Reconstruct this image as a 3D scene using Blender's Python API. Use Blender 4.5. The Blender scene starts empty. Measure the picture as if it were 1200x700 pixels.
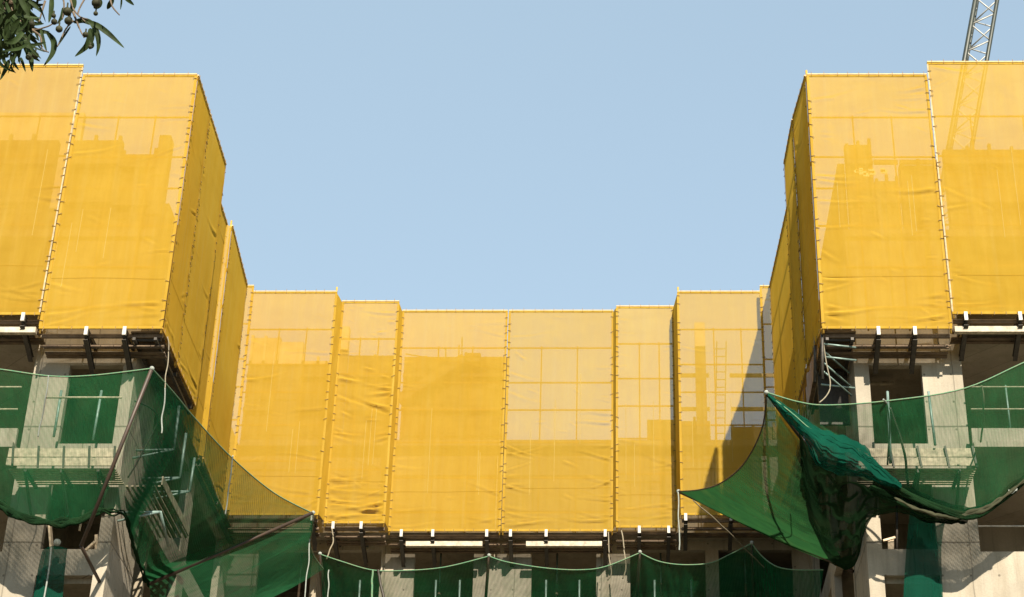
import bpy, bmesh, math, random
from mathutils import Vector, noise
R = math.radians
random.seed(7)
scene = bpy.context.scene
col = scene.collection

# ---------------------------------------------------------------- camera geometry
F = 2200.0; PX, PY = 725.0, 350.0; CAMZ = 1.6
TH = math.atan(1257 / F); CT, ST = math.cos(TH), math.sin(TH)
def ray(px, py):
    a = (px - PX) / F; b = (PY - py) / F
    return Vector((a, CT - b * ST, ST + b * CT))
def at(px, py, Y):
    r = ray(px, py); t = Y / r.y
    return Vector((r.x * t, Y, CAMZ + r.z * t))
def atx(px, py, X):
    r = ray(px, py); t = X / r.x
    return Vector((X, r.y * t, CAMZ + r.z * t))

# ---------------------------------------------------------------- helpers
class MB:
    def __init__(s): s.v = []; s.f = []; s.smooth = set()
    def box(s, x0, x1, y0, y1, z0, z1):
        n = len(s.v)
        for z in (z0, z1):
            for x, y in ((x0, y0), (x1, y0), (x1, y1), (x0, y1)): s.v.append(Vector((x, y, z)))
        for q in ((3,2,1,0),(4,5,6,7),(0,1,5,4),(1,2,6,5),(2,3,7,6),(3,0,4,7)): s.f.append(tuple(n+i for i in q))
        return s
    def beam(s, a, b, w, h, up=Vector((0,0,1))):
        a = Vector(a); b = Vector(b); d = (b - a).normalized()
        if abs(d.dot(up)) > .98: up = Vector((0,1,0))
        r = d.cross(up).normalized() * (w/2); u = r.cross(d).normalized() * (h/2)
        n = len(s.v)
        for p in (a, b):
            for q in (-r-u, r-u, r+u, -r+u): s.v.append(p + q)
        for q in ((0,3,2,1),(4,5,6,7),(0,1,5,4),(1,2,6,5),(2,3,7,6),(3,0,4,7)): s.f.append(tuple(n+i for i in q))
        return s
    def tube(s, pts, r, n=8, r2=None):
        pts = [Vector(p) for p in pts]; base = len(s.v); m = len(pts)
        for i, p in enumerate(pts):
            d = (pts[min(i+1, m-1)] - pts[max(i-1, 0)]).normalized()
            up = Vector((0,0,1)) if abs(d.z) < .9 else Vector((0,1,0))
            a = d.cross(up).normalized(); b = a.cross(d)
            rr = r if not callable(r) else r(i/(m-1))
            if r2 is not None: rr = r + (r2-r)*i/(m-1)
            for k in range(n):
                t = 2*math.pi*k/n; s.v.append(p + (a*math.cos(t) + b*math.sin(t))*rr)
        for i in range(m-1):
            for k in range(n):
                s.smooth.add(len(s.f))
                s.f.append((base+i*n+k, base+i*n+(k+1)%n, base+(i+1)*n+(k+1)%n, base+(i+1)*n+k))
        s.f.append(tuple(base+k for k in reversed(range(n)))); s.f.append(tuple(base+(m-1)*n+k for k in range(n)))
        return s
    def grid(s, fn, nu, nv):
        base = len(s.v)
        for j in range(nv+1):
            for i in range(nu+1): s.v.append(Vector(fn(i/nu, j/nv)))
        for j in range(nv):
            for i in range(nu):
                s.smooth.add(len(s.f)); a = base + j*(nu+1) + i
                s.f.append((a, a+1, a+nu+2, a+nu+1))
        return s
    def ball(s, c, r, n=8, m=5):
        return s.grid(lambda u, v: Vector(c) + Vector((math.cos(2*math.pi*u)*math.sin(math.pi*v), math.sin(2*math.pi*u)*math.sin(math.pi*v), math.cos(math.pi*v)))*r, n, m)
    def build(s, name, mat, parent=None):
        me = bpy.data.meshes.new(name); off = parent_off(parent)
        me.from_pydata([tuple(v - off) for v in s.v], [], s.f)
        if s.smooth:
            for i in s.smooth: me.polygons[i].use_smooth = True
        me.materials.append(mat); me.update()
        o = bpy.data.objects.new(name, me); col.objects.link(o)
        if parent: o.parent = parent
        return o
def parent_off(p):
    v = Vector((0,0,0))
    while p: v += p.location; p = p.parent
    return v
def tag(o, label=None, cat=None, group=None, kind=None):
    if label: o['label'] = label
    if cat: o['category'] = cat
    if group: o['group'] = group
    if kind: o['kind'] = kind
    return o
def empty(name, loc, label, cat, group=None):
    o = bpy.data.objects.new(name, None); o.location = loc; o.empty_display_size = .2
    col.objects.link(o); return tag(o, label, cat, group)
def cr(pts, t):
    n = len(pts) - 1; x = min(max(t, 0), 1) * n; i = min(int(x), n-1); f = x - i
    p0, p1, p2, p3 = pts[max(i-1,0)], pts[i], pts[i+1], pts[min(i+2,n)]
    return 0.5*((2*p1) + (p2-p0)*f + (2*p0-5*p1+4*p2-p3)*f*f + (3*p1-p0-3*p2+p3)*f**3)
def curve(pts, n): return [cr(pts, i/n) for i in range(n+1)]
def nz(x, y, z=0.): return noise.noise(Vector((x, y, z)))

# ---------------------------------------------------------------- materials
class NT:
    def __init__(s, name):
        s.m = bpy.data.materials.new(name); s.m.use_nodes = True; s.t = s.m.node_tree; s.t.nodes.clear()
        s.out = s.n('ShaderNodeOutputMaterial')
    def n(s, typ, **kw):
        x = s.t.nodes.new(typ)
        for k, v in kw.items():
            if k in ('operation','data_type','blend_type','interpolation','vector_type','noise_dimensions','wave_type','bands_direction','distance','feature'): setattr(x, k, v)
            else: x.inputs[k.replace('_', ' ')].default_value = v
        return x
    def l(s, a, b): s.t.links.new(a, b)
    def math(s, op, a, b=None):
        x = s.n('ShaderNodeMath', operation=op)
        for i, v in enumerate((a, b)):
            if v is None: continue
            if isinstance(v, (int, float)): x.inputs[i].default_value = v
            else: s.l(v, x.inputs[i])
        return x.outputs[0]
    def vmath(s, op, a, b=None, scale=None):
        x = s.n('ShaderNodeVectorMath', operation=op)
        for i, v in enumerate((a, b)):
            if v is None: continue
            if isinstance(v, tuple): x.inputs[i].default_value = v
            else: s.l(v, x.inputs[i])
        if scale is not None: x.inputs['Scale'].default_value = scale
        return x.outputs[0]
    def mixc(s, fac, a, b, blend='MIX'):
        x = s.n('ShaderNodeMix', data_type='RGBA', blend_type=blend)
        for i, v in ((0, fac), (6, a), (7, b)):
            if isinstance(v, (int, float)): x.inputs[i].default_value = v
            elif isinstance(v, tuple): x.inputs[i].default_value = (*v, 1)
            else: s.l(v, x.inputs[i])
        return x.outputs[2]
    def noise(s, scale, detail=4, rough=.55, vec=None, stretch=None):
        g = s.n('ShaderNodeNewGeometry').outputs['Position'] if vec is None else vec
        if stretch: g = s.vmath('MULTIPLY', g, stretch)
        x = s.n('ShaderNodeTexNoise', Scale=scale, Detail=detail, Roughness=rough); s.l(g, x.inputs['Vector'])
        return x.outputs['Fac']
    def ramp(s, fac, a, b, lo=0., hi=1.):
        x = s.n('ShaderNodeMapRange'); s.l(fac, x.inputs[0])
        x.inputs[1].default_value = a; x.inputs[2].default_value = b; x.inputs[3].default_value = lo; x.inputs[4].default_value = hi
        return x.outputs[0]
    def mixs(s, fac, a, b):
        x = s.n('ShaderNodeMixShader')
        if isinstance(fac, (int, float)): x.inputs[0].default_value = fac
        else: s.l(fac, x.inputs[0])
        s.l(a, x.inputs[1]); s.l(b, x.inputs[2]); return x.outputs[0]

def principled(name, c, rough=.7, metal=0., var=.15, scale=6., bump=0., bscale=40., c2=None, spec=.5):
    t = NT(name); p = t.n('ShaderNodeBsdfPrincipled', Roughness=rough, Metallic=metal); p.inputs['Specular IOR Level'].default_value = spec
    f = t.noise(scale, 6, .6)
    c2 = c2 or tuple(x*(1-2.2*var) for x in c)
    t.l(t.mixc(t.ramp(f, .35, .7), c, c2), p.inputs['Base Color'])
    if bump:
        b = t.n('ShaderNodeBump', Strength=bump, Distance=.02); t.l(t.noise(bscale, 4), b.inputs['Height']); t.l(b.outputs[0], p.inputs['Normal'])
    t.l(p.outputs[0], t.out.inputs[0]); return t.m

def net_mat(name, c, c2, hole, transl=.3, tilt=2.3, streak=0, dust=None, tc=None, spread=.06, fold=0.0, weave=0.):
    """woven thread net: open holes between round threads, so the light meets threads facing several ways"""
    t = NT(name)
    geo = t.n('ShaderNodeNewGeometry'); N = geo.outputs['Normal']
    if fold:
        bp = t.n('ShaderNodeBump', Strength=fold, Distance=.05)
        t.l(t.noise(2.2, 5, .55, stretch=(1.6, 1.6, .55)), bp.inputs['Height']); N = bp.outputs[0]
    T = t.vmath('NORMALIZE', t.vmath('CROSS_PRODUCT', N, (0.01, 0.02, 1.)))
    B = t.vmath('NORMALIZE', t.vmath('CROSS_PRODUCT', N, T))
    f1 = t.noise(.55, 5, .6); f2 = t.noise(3.5, 5, .6, stretch=(1., 1., .18)); f3 = t.noise(30., 2)
    ff = t.math('ADD', t.math('MULTIPLY', f1, .5), t.math('MULTIPLY', f2, .5))
    colr = t.mixc(t.ramp(ff, .38, .64), c, c2)
    colr = t.mixc(t.ramp(f3, .3, .7, 0., .18), colr, c2)
    if streak:
        oi = t.n('ShaderNodeObjectInfo'); colr = t.mixc(t.math('MULTIPLY', oi.outputs['Random'], .55), colr, tuple(x*.88 for x in c2))
        colr = t.mixc(t.ramp(t.noise(1.1, 5, .6, stretch=(5., 5., .22)), .50, .76, 0., .3), colr, (.84, .60, .15))
        colr = t.mixc(t.ramp(t.noise(.8, 4, .6, stretch=(.6, .6, 1.6)), .50, .70, 0., .4), colr, tuple(x*.86 for x in c2))
    if dust:
        colr = t.mixc(t.ramp(t.noise(1.3, 6, .65), .52, .72, 0., .45), colr, dust)
    sh = None
    for k, (vec, sg) in enumerate(((T, 1), (T, -1), (B, 1), (B, -1))):
        d = t.n('ShaderNodeBsdfDiffuse'); t.l(colr, d.inputs[0])
        t.l(t.vmath('NORMALIZE', t.vmath('ADD', N, t.vmath('SCALE', vec, scale=sg*tilt))), d.inputs['Normal'])
        sh = d.outputs[0] if sh is None else t.mixs(1/(k+1), sh, d.outputs[0])
    tr = t.n('ShaderNodeBsdfTranslucent')
    if tc: tr.inputs[0].default_value = (*tc, 1)
    else: t.l(colr, tr.inputs[0])
    sh = t.mixs(transl, sh, tr.outputs[0])
    tp = t.n('ShaderNodeBsdfTransparent')
    # openness of round threads seen at a slant: (1-w)(1-w/cos), closing up towards grazing angles
    wt = (1.85 - math.sqrt(1.85**2 - 4*.85*(1-hole)))/2
    ww = t.math('ADD', wt + spread/2, t.math('MULTIPLY', t.ramp(f2, .35, .65), -spread))
    if weave:
        wv = t.n('ShaderNodeTexWave', wave_type='BANDS', bands_direction='DIAGONAL', Scale=5.2, Distortion=1.5, Detail=2.)
        wv.inputs['Detail Scale'].default_value = .6
        t.l(geo.outputs['Position'], wv.inputs['Vector'])
        wv2 = t.n('ShaderNodeTexWave', wave_type='BANDS', bands_direction='X', Scale=7.5, Distortion=1.0, Detail=2.)
        t.l(geo.outputs['Position'], wv2.inputs['Vector'])
        ww = t.math('ADD', ww, t.math('MULTIPLY', t.math('SUBTRACT', t.math('ADD', wv.outputs['Fac'], wv2.outputs['Fac']), 1.), weave))
    dot = t.n('ShaderNodeVectorMath', operation='DOT_PRODUCT'); t.l(geo.outputs['Normal'], dot.inputs[0]); t.l(geo.outputs['Incoming'], dot.inputs[1])
    cs = t.math('MAXIMUM', t.math('ABSOLUTE', dot.outputs['Value']), .05)
    h = t.math('MULTIPLY', t.math('SUBTRACT', 1., ww), t.math('MAXIMUM', t.math('SUBTRACT', 1., t.math('DIVIDE', ww, cs)), 0.))
    t.l(t.mixs(h, sh, tp.outputs[0]), t.out.inputs[0])
    return t.m

def concrete(name, c, dark, joints=True):
    t = NT(name); p = t.n('ShaderNodeBsdfPrincipled', Roughness=.88)
    g = t.n('ShaderNodeNewGeometry'); pos = g.outputs['Position']
    a = t.noise(.9, 7, .62); st = t.noise(2.6, 5, .6, stretch=(1., 1., .12)); fine = t.noise(22., 5, .65)
    colr = t.mixc(t.ramp(a, .36, .66), c, tuple(x*.78 for x in c))
    colr = t.mixc(t.ramp(st, .50, .70, 0., .6), colr, dark)
    st2 = t.noise(7., 4, .6, stretch=(1., 1., .05)); colr = t.mixc(t.ramp(st2, .56, .74, 0., .5), colr, tuple(x*.7 for x in dark))
    colr = t.mixc(t.ramp(fine, .42, .75, 0., .3), colr, tuple(x*.5 for x in c))
    sp = t.noise(60., 2); colr = t.mixc(t.ramp(sp, .70, .76, 0., .6), colr, tuple(x*.4 for x in dark))
    bl_ = t.noise(.35, 5, .6); colr = t.mixc(t.ramp(bl_, .48, .66, 0., .55), colr, tuple(x*.55 for x in c))
    h = fine
    if joints:
        sep = t.n('ShaderNodeSeparateXYZ'); t.l(pos, sep.inputs[0])
        zz = t.math('ADD', sep.outputs[2], t.math('MULTIPLY', t.noise(1.2, 3), .05))
        fz = t.math('ABSOLUTE', t.math('SUBTRACT', t.math('FRACT', t.math('DIVIDE', t.math('SUBTRACT', zz, 18.50-1.55+.025), 3.0)), .5))
        lz = t.ramp(fz, .0035, .010, 1., 0.)
        xx = t.math('ADD', t.math('ADD', sep.outputs[0], sep.outputs[1]), t.math('MULTIPLY', t.noise(1.5, 3), .06))
        fx = t.math('ABSOLUTE', t.math('SUBTRACT', t.math('FRACT', t.math('DIVIDE', t.math('SUBTRACT', xx, 47.92-.66), 1.32)), .5))
        lx = t.ramp(fx, .006, .015, 1., 0.)
        j = t.math('MAXIMUM', lz, t.math('MULTIPLY', lx, .7))
        hx = t.math('SUBTRACT', t.math('FRACT', t.math('DIVIDE', t.math('ADD', sep.outputs[0], sep.outputs[1]), .66)), .5)
        hz = t.math('SUBTRACT', t.math('FRACT', t.math('DIVIDE', sep.outputs[2], .75)), .5)
        rr = t.math('ADD', t.math('POWER', t.math('MULTIPLY', hx, .66), 2.), t.math('POWER', t.math('MULTIPLY', hz, .75), 2.))
        hole_ = t.ramp(rr, .0005, .0011, 1., 0.)
        j = t.math('MAXIMUM', j, hole_)
        colr = t.mixc(t.math('MULTIPLY', j, .75), colr, tuple(x*.35 for x in dark))
        h = t.math('SUBTRACT', fine, t.math('MULTIPLY', j, .7))
    t.l(colr, p.inputs['Base Color'])
    b = t.n('ShaderNodeBump', Strength=.5, Distance=.015); t.l(h, b.inputs['Height']); t.l(b.outputs[0], p.inputs['Normal'])
    t.l(p.outputs[0], t.out.inputs[0]); return t.m

Y1 = (.88, .575, .08); Y2 = (.83, .50, .05)
M = dict(
    net=net_mat('yellow_netting', Y1, Y2, .185, .30, spread=.03, fold=.6, streak=1),
    net_crumpled=net_mat('crumpled_yellow_netting', Y1, Y2, .185, .30, spread=.03, fold=1., streak=1),
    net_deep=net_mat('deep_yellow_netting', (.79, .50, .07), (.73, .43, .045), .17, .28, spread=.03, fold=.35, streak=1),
    net_new=net_mat('pale_yellow_netting', (.88, .59, .095), (.83, .525, .065), .195, .34, spread=.03, fold=.4, streak=1),
    hem=net_mat('yellow_hem', (.84, .57, .10), (.72, .44, .05), .05, .25, spread=.02),
    seam=net_mat('seam_netting', (.80, .60, .16), (.76, .54, .13), .10, .3, spread=.03),
    seam_dark=net_mat('lap_netting', (.66, .42, .05), (.60, .36, .04), .10, .3, spread=.03),
    hem_white=principled('faded_hem', (.34, .27, .15), .8, var=.2, scale=9),
    green=net_mat('green_netting', (.022, .17, .066), (.014, .115, .046), .42, .3, dust=(.05, .12, .06), spread=.06, fold=.3, weave=.05),
    green_dark=net_mat('dark_green_netting', (.032, .175, .066), (.02, .12, .046), .45, .35, dust=(.04, .10, .045), spread=.06, fold=.3, weave=.05),
    green_front=net_mat('dusty_green_netting', (.035, .20, .075), (.022, .14, .055), .42, .3, dust=(.09, .19, .08), spread=.06, fold=.3, weave=.05),
    green_fan=net_mat('bright_green_netting', (.03, .12, .035), (.022, .09, .03), .46, .35, dust=(.08, .15, .04), spread=.04, fold=.3, weave=.05),
    teal=net_mat('teal_netting', (.012, .135, .082), (.008, .085, .055), .20, .3, spread=.04, fold=.7),
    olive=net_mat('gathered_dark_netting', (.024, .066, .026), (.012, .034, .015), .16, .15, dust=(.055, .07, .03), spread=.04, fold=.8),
    conc=concrete('raw_concrete', (.30, .262, .198), (.18, .15, .10)),
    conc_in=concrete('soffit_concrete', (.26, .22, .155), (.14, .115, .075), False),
    tail=net_mat('dusty_rolled_netting', (.13, .13, .08), (.07, .075, .045), .06, .1, spread=.04, fold=.8),
    thin_green=net_mat('thin_green_netting', (.030, .15, .06), (.02, .10, .042), .62, .35, dust=(.04, .10, .045), spread=.04, fold=.3, weave=.03),
    steel=principled('dark_steel', (.045, .038, .028), .6, .3, .25, 12),
    channel=principled('rusty_channel', (.13, .088, .05), .75, .1, .3, 5, .3, 60, (.06, .04, .025)),
    white=principled('white_steel', (.38, .36, .31), .55, 0, .12, 8),
    ledger=principled('dusty_white_board', (.44, .38, .28), .8, 0, .25, 5),
    scrap=principled('white_scrap', (.85, .84, .80), .5),
    galv=principled('weathered_tube', (.17, .24, .21), .5, .3, .2, 9),
    pole=principled('dark_pole', (.028, .020, .014), .55, .2, .3, 7, c2=(.045, .024, .012)),
    ytube=principled('yellow_tube', (.42, .24, .03), .6, .1, .2, 9),
    cap=principled('cream_cap', (.44, .32, .15), .8, var=.12, scale=9),
    tie=principled('tie_cord', (.20, .12, .04), .9),
    rope=principled('white_rope', (.22, .24, .21), .9, var=.15, scale=30),
    cable=principled('grey_cable', (.17, .145, .095), .8),
    rope_green=principled('green_edge_rope', (.04, .15, .08), .9, var=.2, scale=20, c2=(.14, .17, .09)),
    ply=principled('plywood_form', (.26, .17, .07), .75, 0, .25, 2.5),
    stud=principled('weathered_stud', (.30, .21, .10), .8, 0, .2, 9),
    form=principled('grey_form', (.27, .20, .11), .7, 0, .2, 2.5),
    plank=principled('worn_plank', (.42, .36, .25), .85, 0, .25, 8),
    crane_d=principled('crane_dark', (.026, .032, .022), .5, .2, .2, 8),
    crane_l=principled('crane_pale', (.36, .36, .33), .5, .1, .12, 8),
    leaf=principled('gum_leaf', (.024, .040, .011), .65, 0, .3, 25, c2=(.009, .015, .004), spec=.1),
    bark=principled('gum_bark', (.12, .085, .05), .85, 0, .3, 18, .4, 40),
    pod=principled('gum_pod', (.035, .035, .016), .7, 0, .3, 60, spec=.15),
    wood=principled('pale_timber', (.62, .48, .32), .8, 0, .2, 9),
    ground=principled('dusty_ground', (.14, .115, .07), .95, 0, .2, .4, .4, 6),
)

# ---------------------------------------------------------------- setting
g = MB().grid(lambda u, v: ((u-.5)*3000, (v-.5)*3000, nz(u*30, v*30)*.05), 60, 60).build('ground', M['ground']); tag(g, kind='structure')

ZS = [23.9, 20.8, 17.7, 14.6, 11.5, 8.4, 5.3]
bl = empty('concrete_building', (0, 54, 0), 'unfinished grey concrete apartment block wrapped round a courtyard, windows still open holes', 'building')
def cut(a0, a1, z0, z1, holes):
    """rectangles left of a wall face after taking out the holes (a0,a1,z0,z1)"""
    zs = sorted({z0, z1, *[z for h in holes for z in h[2:] if z0 < z < z1]}); out = []
    for lo, hi in zip(zs, zs[1:]):
        hs = sorted((h[0], h[1]) for h in holes if h[2] < hi-1e-6 and h[3] > lo+1e-6); a = a0
        for h0, h1 in hs:
            if h0 > a: out.append((a, h0, lo, hi))
            a = max(a, h1)
        if a < a1: out.append((a, a1, lo, hi))
    return out
def wall_y(x0, x1, y0, y1, z0, z1, holes, mat='conc'):
    m = MB()
    for a, b, lo, hi in cut(x0, x1, z0, z1, holes): m.box(a, b, y0, y1, lo, hi)
    return m.build('wall', M[mat], bl)
def wall_x(x0, x1, y0, y1, z0, z1, holes, mat='conc'):
    m = MB()
    for a, b, lo, hi in cut(y0, y1, z0, z1, holes): m.box(x0, x1, a, b, lo, hi)
    return m.build('wall', M[mat], bl)
TOP = 26.8
def wins(a, b):
    h = [(a, b, 21.0, 23.13), (a, b, 18.28, 20.15), (a, b, 15.3, 17.63)]
    return h + [(a, b, 12.2-3.1*k, 14.4-3.1*k) for k in range(4)]
wall_y(-14.4, -11.9, 41, 41.2, -.3, TOP, wins(-13.52, -12.2))
wall_y(5.8, 8.45, 41, 41.2, -.3, TOP, wins(6.16, 7.46))
wall_x(-14.4, -14.2, 41.2, 45.0, -.3, TOP, [])
wall_x(8.25, 8.45, 41.2, 45.0, -.3, TOP, [])
# loggia back walls and low parapets
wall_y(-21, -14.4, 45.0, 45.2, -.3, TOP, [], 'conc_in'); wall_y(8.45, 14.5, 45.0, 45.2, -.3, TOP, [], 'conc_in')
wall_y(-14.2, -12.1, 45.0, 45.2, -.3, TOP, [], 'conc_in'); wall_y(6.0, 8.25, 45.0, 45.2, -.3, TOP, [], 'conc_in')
for x0, x1 in ((-21, -14.4), (8.45, 14.5)):
    m = MB()
    for k in range(6):
        z = 17.7 - 3.1*k
        m.box(x0, x1, 41.002, 41.15, z-1.6, z+.52)
    m.build('parapet', M['conc'], bl)
    for z in ZS:
        MB().box(x0, x1, 40.45 if z > 18 else 41.16, 45.0, z-.14, z).build('balcony_slab', M['conc'], bl)
    MB().box(x0, x1, 40.6, 40.7, 20.803, 21.22).build('parapet', M['conc'], bl)
# courtyard side walls
def side_holes():
    h = []
    for z in ZS[1:]:
        h += [(43.3, 47.6, z+.1, z+2.5), (48.4, 52.6, z+.1, z+2.5)]
    return h
wall_x(-12.1, -11.9, 41.2, 53.7, -.3, TOP, side_holes()); wall_x(5.8, 6.0, 41.2, 53.7, -.3, TOP, side_holes())
# back of the court
bh = []
for z in ZS[1:]:
    for a, b in ((-11.0, -7.25), (-6.22, -4.42), (-2.65, -.68), (.35, 2.65), (3.05, 5.3)):
        bh.append((a, b, z+.02, z+2.62))
wall_y(-11.9, 5.8, 53.7, 53.92, -.3, TOP, bh)
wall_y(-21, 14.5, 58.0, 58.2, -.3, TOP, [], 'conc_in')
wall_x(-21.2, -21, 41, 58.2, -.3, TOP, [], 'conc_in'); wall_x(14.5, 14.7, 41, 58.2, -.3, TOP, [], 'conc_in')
for z in [27.0] + ZS:
    t = .2
    for x0, x1, y0, y1 in ((-21, -12.1, 45.2, 58), (6.0, 14.5, 45.2, 58), (-12.1, 6.0, 53.92, 58), (-14.2, -12.1, 41.2, 45), (6.0, 8.25, 41.2, 45)):
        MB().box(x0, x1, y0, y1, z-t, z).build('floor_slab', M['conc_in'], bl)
    if z < 26: MB().box(-11.9, 5.8, 53.1, 53.7, z-.16, z).build('balcony_slab', M['conc'], bl)
# deck rims and partition walls in the storey below the deck
for q in ((-21, -11.9, 40.9, 41.2), (5.8, 14.5, 40.9, 41.2), (-11.9, 5.8, 53.4, 53.92)): MB().box(*q, TOP, 27.0).build('deck_edge', M['conc'], bl)
for q in ((-21, -14.4), (8.45, 14.5)): MB().box(*q, 41.2, 45, TOP, 27.0).build('floor_slab', M['conc_in'], bl)
for x in (-9.4, -3.4, 2.8): wall_x(x, x+.2, 53.93, 57.9, 0, TOP, [], 'conc_in')
MB().box(6.35, 7.0, 42.6, 42.72, 23.45, 23.52).build('ceiling_batten', M['plank'], bl)

# ---------------------------------------------------------------- yellow safety screens
Z0, Z1 = 23.62, 31.23
RAILS = (29.92, 28.68, 27.72, 26.6, 25.4, 24.25)
scr_n = [0]
def screen(p0, p1, label, net='net', wr=.5, z0=Z0, z1=Z1, ret=None, brackets=(), ledger=None, mull=(.36, .68), left_hem='hem', right_hem='hem', tall=None, channels=True, depth=.95, rails=RAILS):
    scr_n[0] += 1; sd = scr_n[0]*17.3
    p0 = Vector((*p0, 0)); p1 = Vector((*p1, 0)); L = (p1-p0).length; d = (p1-p0)/L; n = Vector((d.y, -d.x, 0)); H = z1-z0
    root = empty('safety_screen', ((p0.x+p1.x)/2, (p0.y+p1.y)/2, z0), label, 'safety screen', 'yellow netting screens round the top storeys')
    def P(u, z, o=0.): return p0 + d*u*L + n*o + Vector((0,0,z))
    rg = random.Random(scr_n[0]*31+5); creases = []
    for k in range(int(4 + 26*wr)):
        left = rg.random() < .5; cz = rg.random()**1.5*H; sl = rg.gauss(-.12, .28)
        creases.append((0 if left else L, cz, (1 if left else -1)/math.hypot(1, sl), sl/math.hypot(1, sl), min(L*.95, rg.uniform(.35, 1.7)), rg.uniform(.022, .06), (.4+.6*wr)*rg.uniform(.025, .07)))
    for k in range(int(3 + 8*wr)):                      # swags along the foot of the sheet
        cz = rg.uniform(.05, .75); sl = rg.gauss(.0, .12); left = rg.random() < .5
        creases.append((rg.uniform(0, .3) if left else L-rg.uniform(0, .3), cz, 1 if left else -1, sl, min(L*.9, rg.uniform(.7, 2.2)), rg.uniform(.025, .05), (.5+.5*wr)*rg.uniform(.03, .06)))
    for k in range(int(2 + 18*wr)):                     # short dents anywhere
        sl = rg.gauss(-.3, .4); creases.append((rg.uniform(0, L), rg.uniform(.3, H), 1/math.hypot(1, sl), sl/math.hypot(1, sl), rg.uniform(.2, .6), rg.uniform(.02, .045), (.3+.7*wr)*rg.uniform(.025, .06)))
    def disp(u, v):
        x = u*L; z = v*H
        e = min(1, min(u, 1-u)*L/.22) * min(1, min(v, 1-v)*H/.2)
        s = .014*nz(x*.5+sd, z*.35, 1) + .012*wr*nz(x*1.9+sd, z*.5, 3)
        for (cx, cz, dx, dz, ln, wd, am) in creases:
            rx = x-cx; rz = z-cz; t = rx*dx + rz*dz
            if t < -.05 or t > ln: continue
            o = rz*dx - rx*dz + .05*math.sin(t*3+cx*9)*min(1, t)
            if abs(o) > 3*wd: continue
            q = t/ln; s += am*min(1, (t+.05)*6)*(1-q)**1.2*(math.exp(-(o/wd)**2) - .6*math.exp(-((o-1.5*wd)/wd)**2))
        s += wr*.03*nz(x*3.6, z*3.0, sd)*max(0, nz(x*.8+sd, z*.6, 7)+.2)
        return s*e
    def fn(u, v):
        x = u*L; z = v*H
        edge = 0.
        if v < .004: edge = .035*abs(math.sin(x*math.pi/.47)) + .03*nz(x*1.3, sd)
        du = 0.
        if u < .001: du = .018*abs(math.sin(z*math.pi/.4))
        if u > .999: du = -.012*abs(math.sin(z*math.pi/.4+1))
        return P(u, z0+z+edge, disp(u, v)) + d*du
    nu = max(8, int(L/.045)); nv = int(H/.04)
    MB().grid(fn, nu, nv).build('net', M[net], root)
    w = .055; wn = {'hem_white': .03}
    if L > 1.5:
        for k in range(3):
            u0 = rg.uniform(.12, .88); za = rg.uniform(.8, 3.); zb = za + rg.uniform(1.2, 3.2)
            MB().grid(lambda u, v: P(u0+.018*(u-.5)/L, z0+za+(zb-za)*v, disp(u0, (za+(zb-za)*v)/H)+.004), 2, 60).build('seam', M['seam'], root)
        zc = rg.uniform(1.0, 1.5)
        MB().grid(lambda u, v: P(.03+.94*u, z0+zc+.02*(v-.5)+.03*nz(u*2, sd), disp(.03+.94*u, zc/H)+.004), 60, 2).build('seam', M['seam_dark'], root)
    hb = MB(); mats = {'hem': hb}
    def strip(m, ua, ub, za, zb, k):
        m.grid(lambda u, v: P((ua+(ub-ua)*u)/L, za+(zb-za)*v, .012 + .006*nz(u*k+sd, v*k*3)), 2 if k < 10 else 30, 60 if k < 10 else 2)
    strip(hb, 0, L, z1-w, z1+.012, 20); strip(hb, 0, L, z0-.012, z0+w, 20)
    for key, ua, ub in ((left_hem, -.01, wn.get(left_hem, w)), (right_hem, L-wn.get(right_hem, w), L+.01)):
        mats.setdefault(key, MB()); strip(mats[key], ua, ub, z0+w+.002, z1-w-.002, 6)
    for k, m in mats.items():
        if m.v: m.build('hem', M[k], root)
    MB().beam(P(0, z1+.02, .0), P(1, z1+.02, .0), .05, .035).build('top_cap', M['cap'], root)
    for u in (.03/L, 1-.03/L):
        zt = z1 + .02
        if tall and ((u < .5 and tall[0]) or (u > .5 and tall[1])): zt = z1 + .2
        MB().tube([P(u, z0-.12, -.04), P(u, zt, -.04)], .028, 8).build('post', M['ytube'], root)
    for z in rails:
        MB().tube([P(.0, z, -.075), P(1., z, -.075)], .024, 6).build('rail', M['ytube'], root)
    MB().tube([P(0, z1-.01, -.03), P(1., z1-.01, -.03)], .026, 6).build('rail', M['ytube'], root)
    MB().tube([P(0, z0+.02, -.03), P(1., z0+.02, -.03)], .026, 6).build('rail', M['ytube'], root)
    for u in mull:
        MB().tube([P(u, z0, -.12), P(u, 30.0, -.12)], .02, 6).build('mullion', M['ytube'], root)
    # ties lacing the hem to the frame
    tm = MB()
    def tick(c, ax, ln): tm.beam(c - ax*ln/2, c + ax*ln/2, .012, .012, n)
    k = .12
    while k < L-.05:
        tick(P(k/L, z1+.025, .024), Vector((0,0,1)), .10+.05*random.random()); tick(P(k/L, z0-.0, .024), Vector((0,0,1)), .09); k += .26+.12*random.random()
    z = z0+.2
    while z < z1-.1:
        for u, sg in ((.035/L, 1), (1-.035/L, -1)):
            if random.random() < .25: continue
            tick(P(u, z + random.uniform(-.06,.06), .026) , (d*sg + Vector((0,0,random.uniform(-.5,.5)))).normalized(), .085+.04*random.random())
        z += random.uniform(.2, .36)
    tm.build('lace', M['tie'], root)
    if ret:                                             # short net closing the step to the next screen
        q0, q1 = Vector((*ret[0], 0)), Vector((*ret[1], 0))
        MB().grid(lambda u, v: q0.lerp(q1, u) + Vector((.012*nz(u*3, v*20, sd), 0, z0+.05+v*(H-.08))), 6, 60).build('return_net', M[net], root)
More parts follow.
